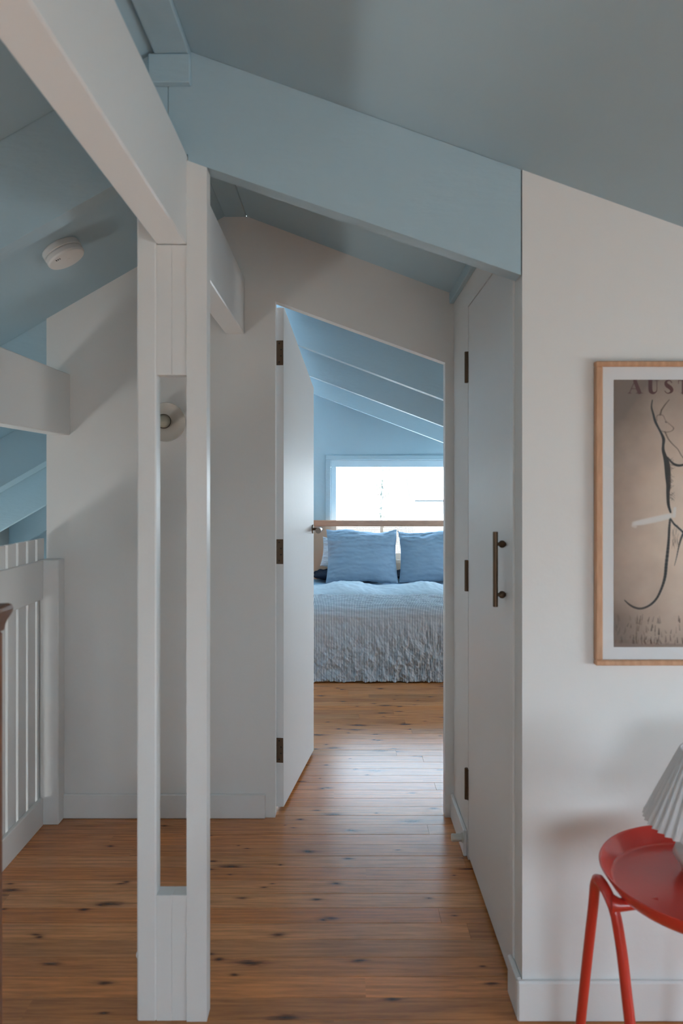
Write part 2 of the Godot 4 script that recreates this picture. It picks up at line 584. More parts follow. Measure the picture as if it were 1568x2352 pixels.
func side_window(called: String, lo: Vector3, hi: Vector3, ax: int, label: String) -> void:
	var o := thing(called, label, "window", Vector3.ZERO, "", "structure")
	var f := 0.05
	var d := V(1, 0, 0) if ax == 0 else V(0, 0, 1)
	part("frame_rail", Kit.new().box(lo, V(hi.x, lo.y + f, hi.z), 0.004), white_gloss, o)
	part("frame_rail", Kit.new().box(V(lo.x, hi.y - f, lo.z), hi, 0.004), white_gloss, o)
	var up := V(0, 1, 0) * f
	for s in 3:
		var a: float = lo[ax] + (hi[ax] - f - lo[ax]) * s / 2.0
		var p := lo + up
		var q := hi - up
		p[ax] = a
		q[ax] = a + f
		part("frame_stile", Kit.new().box(p, q, 0.004), white_gloss, o)
	var g0 := lo + up + d * f
	var g1 := hi - up - d * f
	var th := 2 if ax == 0 else 0
	var mid: float = (lo[th] + hi[th]) / 2.0
	g0[th] = mid - 0.003
	g1[th] = mid + 0.003
	var half: float = (lo[ax] + hi[ax]) / 2.0
	var e1 := g1
	e1[ax] = half - f / 2
	var e0 := g0
	e0[ax] = half + f / 2
	part("pane", Kit.new().box(g0, e1, 0.0), glass(), o)
	part("pane", Kit.new().box(e0, g1, 0.0), glass(), o)

func bedroom_window() -> void:
	var o := thing("window_1", "bedroom window with pale blue frame above the headboard, bright daylight outside", "window", V(0.725, 0.78, -END), "", "structure")
	var sash := plain(lin(0.62, 0.76, 0.84), 0.4)
	var w := 0.825
	var h := 1.086
	# architrave round the opening, on the wall
	part("architrave", Kit.new().box(V(-w - 0.055, h, 0), V(w + 0.055, h + 0.05, 0.018), 0.003), blue_timber, o)
	for s in [-1.0, 1.0]:
		part("architrave", Kit.new().box(V(minf(s * w, s * (w + 0.055)), -0.05, 0), V(maxf(s * w, s * (w + 0.055)), h, 0.018), 0.003), blue_timber, o)
	part("sill", Kit.new().box(V(-w - 0.055, -0.04, 0), V(w + 0.055, 0.0, 0.03), 0.004), blue_timber, o)
	# sash set back in the reveal
	var f := 0.062
	part("sash_rail", Kit.new().box(V(-w, h - 0.078, -0.11), V(w, h, -0.05), 0.004), sash, o)
	part("sash_rail", Kit.new().box(V(-w, 0, -0.11), V(w, f, -0.05), 0.004), sash, o)
	for s in [-1.0, 1.0]:
		part("sash_stile", Kit.new().box(V(minf(s * w, s * (w - f)), f, -0.11), V(maxf(s * w, s * (w - f)), h - 0.078, -0.05), 0.004), sash, o)
	part("pane", Kit.new().box(V(-w + f, f, -0.083), V(w - f, h - 0.078, -0.077), 0.0), glass(), o)

# ------------------------------------------------------------------ floor
func floors() -> void:
	var o := thing("floor", "polished knotty pine floorboards running across hall and bedroom", "floor", Vector3.ZERO, "", "structure")
	var sub := plain(lin(0.10, 0.045, 0.02), 0.8)
	part("subfloor", Kit.new().box(V(-1.41, -0.13, -END), V(3.2, -0.021, 3.4)), sub, o)
	rng.seed = 5
	var pitch := 0.1049
	var d := 2.494 - pitch * 5
	var shapes := {}
	while d < 6.75:
		var x := -1.405
		var right := 1.75
		while x < right:
			var l := rng.randf_range(1.4, 3.6)
			var e := minf(x + l, right)
			if right - e < 0.4:
				e = right
			part("floorboard", board(x, e, d + 0.0004, d + pitch - 0.0004, rng.randf_range(-0.0007, 0.0)), floor_wood, o)
			x = e
		d += pitch
	# out of sight: behind the camera and under the bed
	part("floor_surface", plank_field(-1.405, 3.2, -3.4, 2.494 - pitch * 5), floor_wood, o)
	part("floor_surface", plank_field(-1.405, 3.2, d, END), floor_wood, o)
	part("floor_surface", plank_field(1.75, 3.2, 2.494 - pitch * 5, d), floor_wood, o)

func board(x0: float, x1: float, d0: float, d1: float, y: float) -> Kit:
	var k := Kit.new()
	var lane := rng.randi_range(0, LANES - 1)
	var off := rng.randf()
	var flip := rng.randf() < 0.5
	var b := 0.0012
	var xs := [x0 + 0.0002, x0 + 0.0008, x1 - 0.0008, x1 - 0.0002]
	var ds := [d0, d0 + b, d1 - b, d1]
	var uv := func(x: float, dd: float) -> Vector2:
		var a := (dd - d0) / (d1 - d0)
		if flip: a = 1.0 - a
		return Vector2(off + (x - x0) / 2.4, (lane + 0.02 + a * 0.96) / LANES)
	for j in 3:
		for i in 3:
			var q := []
			for c in [[0, 0], [1, 0], [1, 1], [0, 1]]:
				var ii: int = i + c[0]
				var jj: int = j + c[1]
				var yy := y - (b if ii == 0 or ii == 3 or jj == 0 or jj == 3 else 0.0)
				q.append(V(xs[ii], yy, -ds[jj]))
			var nn := V((i - 1) * 0.6, 1, -(j - 1) * 0.6).normalized()
			var u := []
			for c in q: u.append(uv.call(c.x, -c.z))
			k.tri(q[0], q[1], q[2], nn, nn, nn, u[0], u[1], u[2])
			k.tri(q[0], q[2], q[3], nn, nn, nn, u[0], u[2], u[3])
	# sides
	for s in [[xs[0], xs[3], ds[0], ds[0], V(0, 0, 1)], [xs[0], xs[3], ds[3], ds[3], V(0, 0, -1)], [xs[0], xs[0], ds[0], ds[3], V(-1, 0, 0)], [xs[3], xs[3], ds[0], ds[3], V(1, 0, 0)]]:
		var q := [V(s[0], -0.02, -s[2]), V(s[1], -0.02, -s[3]), V(s[1], y - b, -s[3]), V(s[0], y - b, -s[2])]
		var u := []
		for c in q: u.append(uv.call(c.x, -c.z))
		k.tri(q[0], q[1], q[2], s[4], s[4], s[4], u[0], u[1], u[2])
		k.tri(q[0], q[2], q[3], s[4], s[4], s[4], u[0], u[2], u[3])
	return k

func plank_field(x0: float, x1: float, d0: float, d1: float) -> Kit:
	var k := Kit.new()
	var n := int((d1 - d0) / 0.1049)
	for j in n:
		var a := d0 + (d1 - d0) * j / n
		var b := d0 + (d1 - d0) * (j + 1) / n
		var lane := rng.randi_range(0, LANES - 1)
		var q := [V(x0, 0, -a), V(x1, 0, -a), V(x1, 0, -b), V(x0, 0, -b)]
		var u := [Vector2(0, (lane + 0.02) / LANES), Vector2((x1 - x0) / 2.4, (lane + 0.02) / LANES), Vector2((x1 - x0) / 2.4, (lane + 0.98) / LANES), Vector2(0, (lane + 0.98) / LANES)]
		k.tri(q[0], q[1], q[2], V(0, 1, 0), V(0, 1, 0), V(0, 1, 0), u[0], u[1], u[2])
		k.tri(q[0], q[2], q[3], V(0, 1, 0), V(0, 1, 0), V(0, 1, 0), u[0], u[2], u[3])
	return k

# ------------------------------------------------------------------ post, beams, rafters
func rafter(label: String, d: float, x0: float, x1: float, near := false, drop_r := 0.30) -> void:
	var o := thing("rafter", label, "rafter", V(0, 0, -d), "", "thing")
	var mid := -0.517
	var low := 2.612          # under the apex; housed over the tie beam
	var e := 0.001
	if x1 > mid:
		var pts := []
		if x0 <= mid:
			var yb := roof(x1, near) - drop_r
			pts = [mid, low, -0.4585, low, -0.4585, low - (low - yb) * (0.0585 / (x1 - mid)), x1, yb, x1, roof(x1, near) - e, RIDGE_R, roof(RIDGE_R, near) - e, RIDGE_R, RIDGE_Y - e, mid, RIDGE_Y - e]
		else:
			pts = [x0, roof(x0, near) - drop_r, x1, roof(x1, near) - drop_r, x1, roof(x1, near) - e, x0, roof(x0, near) - e]
		part("rafter_half", Kit.new().prism(poly(pts), -0.075, 0.0), blue_timber, o)
	if x0 < mid:
		var ya := roof(x0, near) - 0.325
		var pts := []
		if x1 > mid:
			var m2 := mid - 0.002
			pts = [x0, ya, -0.553, low - (low - ya) * (0.036 / (mid - x0)), -0.553, low, m2, low, m2, RIDGE_Y - e, RIDGE_L, RIDGE_Y - e, RIDGE_L, roof(RIDGE_L, near) - e, x0, roof(x0, near) - e]
		else:
			pts = [x0, ya, x1, roof(x1, near) - 0.325, x1, roof(x1, near) - e, x0, roof(x0, near) - e]
		part("rafter_half", Kit.new().prism(poly(pts), -0.075, 0.0), blue_timber, o)
	if near:
		part("ridge_block", Kit.new().box(V(-0.572, 2.815, 0.0), V(-0.447, RIDGE_Y - e, 0.03), 0.003), blue_timber, o)

func frame_timbers() -> void:
	# ridge board along the apex
	single("ridge_board", Kit.new().box(V(RIDGE_L + 0.001, RIDGE_Y, -BACK), V(RIDGE_R - 0.001, 3.03, 3.4), 0.003), blue_timber, "flat pale blue ridge board along the apex of the ceiling above the hall", "ridge board", "", "thing")
	# post of two studs with packers between them
	var o := thing("post", "white post of two studs with a tall open slot, standing in the hall", "post", V(-0.504, 0, -2.38), "", "thing")
	part("stud", Kit.new().box(V(-0.105, 0, -0.06), V(-0.0475, 2.552, 0), 0.004), white_gloss, o)
	part("stud", Kit.new().prism(poly([0.044, 0.0, 0.105, 0.0, 0.105, 2.566, 0.044, 2.588]), -0.06, 0.0), white_gloss, o)
	for y in [[0.0, 0.378], [1.943, 2.335]]:
		part("packer", Kit.new().box(V(-0.0475, y[0], -0.058), V(-0.0018, y[1], -0.003), 0.0012), white_gloss, o)
		part("packer", Kit.new().box(V(-0.0016, y[0], -0.058), V(0.044, y[1], -0.0038), 0.0012), white_gloss, o)
	part("screw_cap", Kit.new().ball(V(-0.106, 0.19, -0.02), V(0.006, 0.011, 0.011), 12), white_gloss, o)
	# long tie beam that the post carries
	single("tie_beam", Kit.new().box(V(-0.5515, 2.337, -BACK), V(-0.4605, 2.610, 3.4), 0.004), white_gloss, "long white beam overhead that rests in the top of the slotted post", "beam", "", "thing")
	single("side_beam", Kit.new().box(V(-1.392, 1.848, -BACK), V(-1.302, 2.142, -1.0), 0.004), white_gloss, "white beam with a square end against the wall above the balustrade", "beam", "", "thing")
	# rafters
	rafter("pale blue rafter over the slotted post, nearest of the rafters", NEAR, -1.28, SIDE_X - 0.004, true, 0.319)
	rafter("blue rafter just above the white side beam, in line with the back wall", 3.84, -3.5, -1.42)
	rafter("rough blue rafter below the white side beam, first past the back wall over the stairs", 5.33, -3.5, -1.42)
	rafter("blue rafter over the stairs, second past the back wall", 6.90, -3.5, -1.42)
	rafter("blue rafter over the stairs, last before the far wall", 8.40, -3.5, -1.42)
	rafter("dark blue rafter directly behind the bedroom door head", 5.30, -0.45, 3.18)
	rafter("blue rafter in the bedroom, middle one seen through the door", 6.79, -0.45, 3.18)
	rafter("blue rafter in the bedroom nearest the window wall", 8.19, -0.45, 3.18)

# ------------------------------------------------------------------ doors
func doors() -> void:
	# bedroom door, swung into the bedroom
	var d := V(0.1437, 0, -0.9896)
	var o := thing("door_1", "white bedroom door with a sloping top, open into the blue bedroom", "door", V(-0.277, 0, -3.912), "", "structure")
	o.basis = Basis(d, V(0, 1, 0), V(0.9896, 0, 0.1437))
	part("door_panel", Kit.new().prism(poly([0, 0.018, 0.842, 0.018, 0.842, 2.185, 0.02, 2.484, 0, 2.484]), -0.039, 0.0), white_door, o)
	for y in [0.297, 1.278, 2.26]:
		var hp := part("hinge", Kit.new().box(V(-0.003, y - 0.061, -0.0375), V(0.001, y + 0.061, -0.002), 0.0008), bronze, o)
		for s in [[-0.045, -0.022], [-0.015, -0.013], [0.016, -0.013], [0.047, -0.022]]:
			part("screw", Kit.new().ball(V(-0.0032, y + s[0], s[1]), V(0.0012, 0.0042, 0.0042), 10), plain(lin(0.03, 0.022, 0.018), 0.5, 0.5, 0.6), hp)
	var hd := part("door_handle", Kit.new().rod(V(0.80, 1.343, 0.0), V(0.80, 1.343, 0.006), 0.027, 24, 0.002).rod(V(0.80, 1.343, 0.004), V(0.80, 1.343, 0.055), 0.0085, 16).ball(V(0.80, 1.343, 0.05), V(0.013, 0.013, 0.013), 16), bronze, o)
	part("lever", Kit.new().tube([V(0.80, 1.343, 0.05), V(0.77, 1.343, 0.052), V(0.73, 1.342, 0.053), V(0.695, 1.34, 0.053)], [0.010, 0.012, 0.015, 0.017], 18), plain(lin(0.30, 0.26, 0.23), 0.3, 0.5, 0.8), hd)
	part("latch_plate", Kit.new().box(V(0.8415, 1.25, -0.031), V(0.8435, 1.42, -0.008), 0.0005), bronze, o)
	# jamb lining round the opening
	var j := thing("trim_4", "thin white lining round the bedroom doorway", "door frame", V(0, 0, -BACK - BACK_T), "", "structure")
	part("jamb", Kit.new().box(V(-0.3265, 0, 0.0), V(-0.312, 2.49, 0.066), 0.002), white_gloss, j)
	# cupboard door in the hall
	o = thing("door_2", "tall white flush cupboard door in the hall side wall, with bronze bar handle", "door", V(SIDE_X, 0, -3.398), "", "structure")
	part("door_panel", Kit.new().box(V(0.0, 0.02, 0.003), V(0.036, 2.372, 0.851), 0.002), white_door, o)
	for y in [0.324, 1.219, 2.115]:
		part("hinge", Kit.new().rod(V(-0.006, y - 0.067, -0.012), V(-0.006, y + 0.067, -0.012), 0.0085, 14, 0.001).box(V(-0.004, y - 0.066, -0.02), V(0.0, y + 0.066, 0.004), 0.0005), bronze, o)
	var bar := part("bar_handle", Kit.new().rod(V(-0.034, 1.207, 0.765), V(-0.034, 1.456, 0.765), 0.0085, 18, 0.001), bronze, o, "bronze bar handle")
	for y in [1.247, 1.415]:
		part("standoff", Kit.new().rod(V(-0.034, y, 0.765), V(0, y, 0.765), 0.006, 14).ball(V(-0.012, y, 0.765), V(0.0125, 0.0125, 0.0125), 18), bronze, bar)
	# rubber door stop on the skirting
	var stop := thing("door_stop", "small off-white rubber door stop low on the side wall by the cupboard door", "door stop", V(SIDE_X - 0.016, 0.076, -3.445))
	part("stop_body", Kit.new().rod(V(0, 0, 0), V(-0.05, 0, 0), 0.0165, 20, 0.003), plain(lin(0.55, 0.53, 0.47), 0.6), stop)
	part("stop_base", Kit.new().rod(V(0.0, 0, 0), V(-0.006, 0, 0), 0.021, 20, 0.001), plain(lin(0.6, 0.58, 0.52), 0.6), stop)

# ------------------------------------------------------------------ balustrade
func balustrade() -> void:
	var o := thing("balustrade", "white timber balustrade of close upright slats at the stair well", "balustrade", V(-1.40, 0, -3.79), "", "thing")
	# top rail and bottom rail in front of the slats, newel against the wall
	part("newel", Kit.new().box(V(-0.018, 0, -0.04), V(0.071, 1.253, 0.045), 0.004), white_gloss, o)
	part("top_rail", Kit.new().box(V(-0.02, 1.068, 0.045), V(0.0, 1.252, 2.6), 0.003), white_gloss, o)
	part("bottom_rail", Kit.new().box(V(-0.02, 0.0, 0.045), V(0.0, 0.131, 2.6), 0.003), white_gloss, o)
	for i in 24:
		var z := 0.0 + 0.11 * i
		part("slat", Kit.new().box(V(-0.040, 0.006, z - 0.02), V(-0.0205, 1.352, z + 0.065), 0.002), white_gloss, o)
	# reddish timber post with an overhanging cap at the left edge
	var m := timber(lin(0.11, 0.036, 0.013), lin(0.24, 0.088, 0.034), 0.35, V(3.0, 0.6, 3.0), 9)
	var c := thing("timber_post", "reddish brown timber post with an overhanging moulded cap, beside the balustrade", "post", V(-0.757, 0, -1.60))
	part("shaft", Kit.new().box(V(-0.055, 0, -0.055), V(0.055, 1.312, 0.055), 0.006), m, c)
	var pr := [Vector2(0.0, 1.312), Vector2(0.079, 1.312), Vector2(0.081, 1.322), Vector2(0.086, 1.333), Vector2(0.093, 1.342), Vector2(0.097, 1.349), Vector2(0.0985, 1.356), Vector2(0.096, 1.363), Vector2(0.088, 1.367), Vector2(0.0, 1.368)]
	part("cap", Kit.new().lathe(pr, 4, Transform3D(Basis(V(0, 1, 0), PI / 4), Vector3.ZERO)), m, c)

# ------------------------------------------------------------------ bedroom
func pillow(called: String, label: String, at: Vector3, tilt: float, w: float, h: float, th: float, m: Material, group: String, sd: int, sag := 0.03, roll := 0.0, bend := 1.0) -> void:
	var f := noise(1.0, sd, 3)
	var k := Kit.new()
	var n := 56
	for side in [1.0, -1.0]:
		var rows := []
		for j in n + 1:
			var b := -1.0 + 2.0 * j / n
			var row := []
			for i in n + 1:
				var a := -1.0 + 2.0 * i / n
				# corners stick out, edges draw in
				var x := a * (w / 2) * (1.0 - 0.06 * (1.0 - b * b))
				var y := b * (h / 2) * (1.0 - 0.05 * (1.0 - a * a))
				if b > 0.0:
					y -= sag * b * (cos(a * PI * 0.9 + 0.5 * sd) * 0.5 + 0.5) * (1.0 - a * a * 0.7)
				y += f.get_noise_2d(a * 2.0 + 9.0, b) * 0.012 * absf(b)
				var fat := pow(maxf(0.0, 1.0 - pow(absf(a), 3.0)), 0.55) * pow(maxf(0.0, 1.0 - pow(absf(b), 3.0)), 0.55)
				var z = side * th / 2 * fat
				var crease := f.get_noise_2d(a * 1.3 + b * 0.7, b * 4.5 - a * 0.6) * 0.024 + f.get_noise_2d(a * 5.0, b * 9.0) * 0.007
				z += side * crease * minf(1.0, fat * 2.2) * (0.35 + 0.95 * smoothstep(0.1, 0.9, b) + 0.3 * smoothstep(0.4, 1.0, absf(a)))
				z -= 0.075 * h / 0.575 * pow(maxf(0.0, (b - 0.40) / 0.60), 2.0) * bend
				row.append(V(x, y + h / 2, z))
			rows.append(row)
		k.grid(rows, false, side < 0.0)
	var o := single(called, k, m, label, "pillow", group)
	o.position = at
	o.rotation = V(tilt, 0, roll)

func linen(c: Color, sd: int) -> StandardMaterial3D:
	var m := relief(plain(c, 0.9, 0.25), V(5.0, 5.0, 5.0), 0.35, sd, 4, 0.03)
	m.uv1_world_triplanar = false
	return m

func bedroom() -> void:
	var oak := timber(lin(0.42, 0.22, 0.14), lin(0.55, 0.31, 0.20), 0.5, V(0.6, 4.0, 4.0), 14)
	# headboard with a cane panel
	var hb := thing("headboard", "oak headboard with a woven cane panel, against the window wall behind the pillows", "headboard", V(0.585, 0, -8.54))
	var hw := 1.14
	part("top_rail", Kit.new().box(V(-hw, 1.148, 0.0), V(hw, 1.213, 0.04), 0.004), oak, hb)
	part("bottom_rail", Kit.new().box(V(-hw, 0.40, 0.0), V(hw, 0.46, 0.04), 0.004), oak, hb)
	for s in [-1.0, 1.0]:
		part("stile", Kit.new().box(V(s * hw - (0.05 if s > 0 else 0.0), 0.46, 0.0), V(s * hw + (0.0 if s > 0 else 0.05), 1.148, 0.04), 0.004), oak, hb)
		part("leg", Kit.new().box(V(s * hw - (0.05 if s > 0 else 0.0), 0.0, 0.0), V(s * hw + (0.0 if s > 0 else 0.05), 0.40, 0.04), 0.004), oak, hb)
	var cane := plain(lin(0.62, 0.44, 0.31), 0.6)
	cane.backlight_enabled = true
	cane.backlight = Color(0.5, 0.42, 0.34)
	var weave := Kit.new()
	var x := -hw + 0.05
	while x < hw - 0.05:
		weave.box(V(x, 0.46, 0.018), V(x + 0.0066, 1.148, 0.0195), 0.0)
		x += 0.0122
	var y := 0.462
	while y < 1.146:
		weave.box(V(-hw + 0.05, y, 0.0195), V(hw - 0.05, y + 0.0066, 0.021), 0.0)
		y += 0.0122
	part("cane_panel", weave, cane, hb).set_meta("kind", "stuff")
	# bed base and mattress
	var bed := thing("bed", "wide bed with mattress, below the bedroom window and under blue linen", "bed", V(0.585, 0, -7.5))
	part("base", Kit.new().box(V(-0.87, 0.12, -1.0), V(0.87, 0.30, 0.95), 0.01), oak, bed)
	for sx in [-1.0, 1.0]:
		for sz in [-1.0, 1.0]:
			part("leg", Kit.new().rod(V(sx * 0.8, 0, sz * 0.85 - 0.04), V(sx * 0.8, 0.12, sz * 0.85 - 0.04), 0.03), oak, bed)
	part("mattress", Kit.new().box(V(-0.87, 0.30, -1.0), V(0.87, 0.575, 0.95), 0.05), linen(lin(0.45, 0.60, 0.74), 4), bed)
	# flat sheet, puffed quilt, striped cover
	single("sheet", sheet_shape(), linen(lin(0.30, 0.43, 0.56), 6), "mid blue sheet folded across the bed in front of the pillows", "bed sheet")
	single("quilt", quilt_shape(), linen(lin(0.60, 0.69, 0.76), 7), "puffy pale blue quilt across the bed between sheet and striped cover", "quilt")
	var sm := plain(Color.WHITE, 0.92, 0.2)
	sm.albedo_texture = stripes()
	single("bedspread", spread_shape(), sm, "crinkled blue-grey and white pinstriped bedspread hanging to the floor at the foot", "bedspread")
	# pillows
	var blue := linen(lin(0.29, 0.39, 0.49), 12)
	var pale := linen(lin(0.60, 0.68, 0.75), 13)
	var navy := linen(lin(0.022, 0.03, 0.05), 15)
	var g := "pillows stacked against the headboard"
	pillow("pillow", "large square blue linen pillow with a raised pointed corner, nearest the open door", V(0.226, 0.60, -8.03), -0.24, 0.735, 0.575, 0.17, blue, g, 21, 0.045)
	pillow("pillow", "large square blue linen pillow beside the first, partly cut off by the door frame", V(0.968, 0.60, -8.03), -0.24, 0.735, 0.565, 0.17, blue, g, 30, 0.05)
	pillow("pillow", "pale blue-white pillow leaning on the cane behind the large blue pillow by the door", V(0.13, 0.712, -8.33), -0.28, 0.68, 0.33, 0.12, pale, g, 26, 0.02, -0.08)
	pillow("pillow", "dark navy pillow lying flat under the pale pillow by the door", V(0.08, 0.652, -8.135), -PI / 2, 0.74, 0.355, 0.10, navy, g, 28, 0.0, 0.0, 0.0)
	pillow("pillow", "dark navy pillow lying flat, showing in the gap between the two large blue pillows", V(0.92, 0.652, -8.135), -PI / 2, 0.74, 0.355, 0.10, navy, g, 29, 0.0, 0.0, 0.0)

func sheet_shape() -> Kit:
	var f := noise(1.0, 41, 3)
	var rows := []
	for j in 30:
		var d := 8.48 - (8.48 - 7.55) * j / 29.0
		var row := []
		for i in 90:
			var x := -0.30 + 1.77 * i / 89.0
			var lump := exp(-pow((d - 7.76) / 0.035, 2.0)) * 0.018 * (1.0 + f.get_noise_2d(x * 3.0, 3.0))
			row.append(V(x, 0.585 + lump + f.get_noise_2d(x * 5.0, d * 9.0) * 0.006, -d))
		rows.append(row)
	return Kit.new().grid(rows, false, false)

func quilt_shape() -> Kit:
	var f := noise(1.0, 43, 3)
	var rows := []
	var n := 60
	for j in n + 1:
		var t := float(j) / n
		var row := []
		for i in 150:
			var x := -0.31 + 1.79 * i / 149.0
			var back := 7.70 + f.get_noise_2d(x * 2.6, 0.0) * 0.05
			var d := lerpf(back, 6.95, t)
			var puff := pow(sin(PI * clampf(t * 1.3 + 0.02, 0.0, 1.0)), 0.6) * (0.075 + 0.022 * sin(x * 9.0 + 1.0) + f.get_noise_2d(x * 4.0, d * 4.0) * 0.02)
			row.append(V(x, 0.592 + puff * (1.0 if t < 0.4 else 1.0) + f.get_noise_2d(x * 16.0, d * 16.0) * 0.004, -d))
		rows.append(row)
	return Kit.new().grid(rows, false, false)

func spread_shape() -> Kit:
	var f := noise(1.0, 47, 4)
	var fine := noise(1.0, 48, 2)
	var rows := []
	var w := 1.80
	var cols := 300
	var top := 0.612
	var foot := 6.50
	var r := 0.075
	var run := 0.62
	var arc := r * PI / 2
	var drop := top - r
	var steps := 190
	for j in steps + 1:
		var s := (run + arc + drop) * j / steps
		var row := []
		for i in cols + 1:
			var x := -0.315 + w * i / cols
			var edge := f.get_noise_2d(x * 2.2, 77.0) * 0.03
			var p := Vector2.ZERO      # x = towards the foot, y = height
			var nn := Vector2(0, 1)
			var hang := 0.0
			if s < run:
				p = Vector2(-run + s, top)
				if j < 3: p.x += edge
			elif s < run + arc:
				var a := (s - run) / r
				p = Vector2(sin(a) * r, top - r + cos(a) * r)
				nn = Vector2(sin(a), cos(a))
			else:
				hang = (s - run - arc) / drop
				p = Vector2(r + hang * 0.02, top - r - hang * drop)
				nn = Vector2(1, 0.05)
			# folds across the top, upright and slanting folds where it hangs
			var ripple := f.get_noise_2d(x * 2.5 + 5.0, s * 13.0) * 0.024 + fine.get_noise_2d(x * 9.0, s * 40.0) * 0.005
			var slant := x * 13.0 + hang * 3.0 * f.get_noise_2d(x * 1.2, 9.0)
			var fold := f.get_noise_2d(slant, hang * 2.6 + 30.0) * 0.042 + fine.get_noise_2d(x * 42.0 + hang * 6.0, hang * 12.0) * 0.019
			var q1 := 1.0 - absf(f.get_noise_2d(x * 5.0 + hang * 1.6, hang * 2.2 + 60.0)) * 3.2
			var q2 := 1.0 - absf(f.get_noise_2d(x * 7.0 - hang * 2.4, hang * 3.0 + 90.0)) * 3.2
			fold += (pow(maxf(q1, 0.0), 3.0) * 0.016 + pow(maxf(q2, 0.0), 3.0) * 0.013) * smoothstep(0.1, 0.6, hang)
			var k := clampf((s - run) / 0.22, 0.0, 1.0)
			var k2 := k * (0.25 + 0.75 * hang)
			var off := lerpf(ripple * clampf(s / 0.05, 0.0, 1.0), 0.0, k) + fold * k2
			if hang > 0.0:
				off = maxf(off, -0.02)
			p += nn * off
			if j >= steps - 1:
				p.y = 0.008 + 0.016 * maxf(0.0, f.get_noise_2d(x * 5.0, 3.0) + 0.2)
			row.append(V(x, maxf(p.y, 0.004), -(foot - p.x)))
		rows.append(row)
	return Kit.new().grid(rows, false, false, w / 0.0134 / 8.0, 1.0)

# eight pinstripes to a repeat
func stripes() -> ImageTexture:
	var im := Image.create(256, 16, false, Image.FORMAT_RGB8)
	rng.seed = 12
	for x in 256:
		var t := fmod(x / 32.0, 1.0)
		var k := smoothstep(0.20, 0.30, t) - smoothstep(0.70, 0.80, t)
		var c := lin(0.25, 0.305, 0.36).lerp(lin(0.82, 0.84, 0.86), 1.0 - k)
		for y in 16:
			im.set_pixel(x, y, c * rng.randf_range(0.97, 1.0))
	return ImageTexture.create_from_image(im)

# ------------------------------------------------------------------ fittings on walls and ceiling
func fittings() -> void:
	# smoke alarm on the left slope
	var nn := V(SLOPE_L, -1, 0).normalized()
	var at := V(-1.135, roof(-1.135), -3.22)
	var b := Basis(V(0, 0, 1).cross(nn), nn, V(0, 0, 1))
	b = Basis(nn.cross(V(0, 0, 1)), nn, V(0, 0, 1))
	if b.determinant() < 0.0:
		b = Basis(-b.x, b.y, b.z)
	var o := thing("smoke_alarm", "round white smoke alarm on the left ceiling slope behind the near rafter", "smoke alarm", at)
	o.basis = b
	var m := plain(lin(0.80, 0.79, 0.77), 0.4)
	part("base_ring", Kit.new().lathe([Vector2(0, 0), Vector2(0.078, 0), Vector2(0.080, 0.004), Vector2(0.080, 0.024), Vector2(0.076, 0.027)], 48), m, o)
	part("cover", Kit.new().lathe([Vector2(0.074, 0.026), Vector2(0.0745, 0.029), Vector2(0.0785, 0.031), Vector2(0.0785, 0.048), Vector2(0.074, 0.055), Vector2(0.0, 0.057)], 48), m, o)
	var dark := plain(lin(0.02, 0.02, 0.02), 0.6)
	for i in 3:
		part("vent_slot", Kit.new().box(V(0.030 - i * 0.0075, 0.054, 0.040), V(0.0335 - i * 0.0075, 0.0578, 0.051 - i * 0.002), 0.0004), dark, o)
	part("test_button", Kit.new().lathe([Vector2(0, 0.0576), Vector2(0.012, 0.0575), Vector2(0.0125, 0.055)], 24), m, o)
	# round glass wall light seen through the slot of the post
	o = thing("wall_light", "round glass wall light with a bronze centre, seen through the slot in the white post", "wall light", V(-0.829, 1.908, -BACK))
	var turn := Transform3D(Basis(V(1, 0, 0), V(0, 0, 1), V(0, -1, 0)), Vector3.ZERO)
	part("back_plate", Kit.new().lathe([Vector2(0.045, 0), Vector2(0.045, 0.016), Vector2(0.042, 0.02), Vector2(0, 0.02)], 32, turn), plain(lin(0.42, 0.37, 0.31), 0.35, 0.5, 0.6), o)
	var gl := plain(Color(0.93, 0.90, 0.86, 0.55), 0.12)
	gl.transparency = BaseMaterial3D.TRANSPARENCY_ALPHA
	part("glass_shade", Kit.new().lathe([Vector2(0.020, 0.020), Vector2(0.055, 0.024), Vector2(0.080, 0.036), Vector2(0.090, 0.052), Vector2(0.093, 0.054), Vector2(0.094, 0.050), Vector2(0.084, 0.031), Vector2(0.057, 0.019), Vector2(0.02, 0.015)], 48, turn, false), gl, o)
	part("lamp_holder", Kit.new().lathe([Vector2(0.024, 0.018), Vector2(0.024, 0.080), Vector2(0.033, 0.084), Vector2(0.033, 0.096), Vector2(0.030, 0.098)], 32, turn), plain(lin(0.46, 0.42, 0.36), 0.4), o)
	part("ring", Kit.new().lathe([Vector2(0.0325, 0.093), Vector2(0.0345, 0.093), Vector2(0.0345, 0.0985), Vector2(0.0315, 0.0985), Vector2(0.0325, 0.093)], 32, turn), plain(lin(0.06, 0.045, 0.03), 0.35, 0.5, 0.8), o, "dark bronze ring")
	part("bulb", Kit.new().lathe([Vector2(0.0295, 0.090), Vector2(0.0295, 0.100), Vector2(0.020, 0.106), Vector2(0, 0.108)], 32, turn, false), plain(lin(0.42, 0.39, 0.31), 0.25), o)

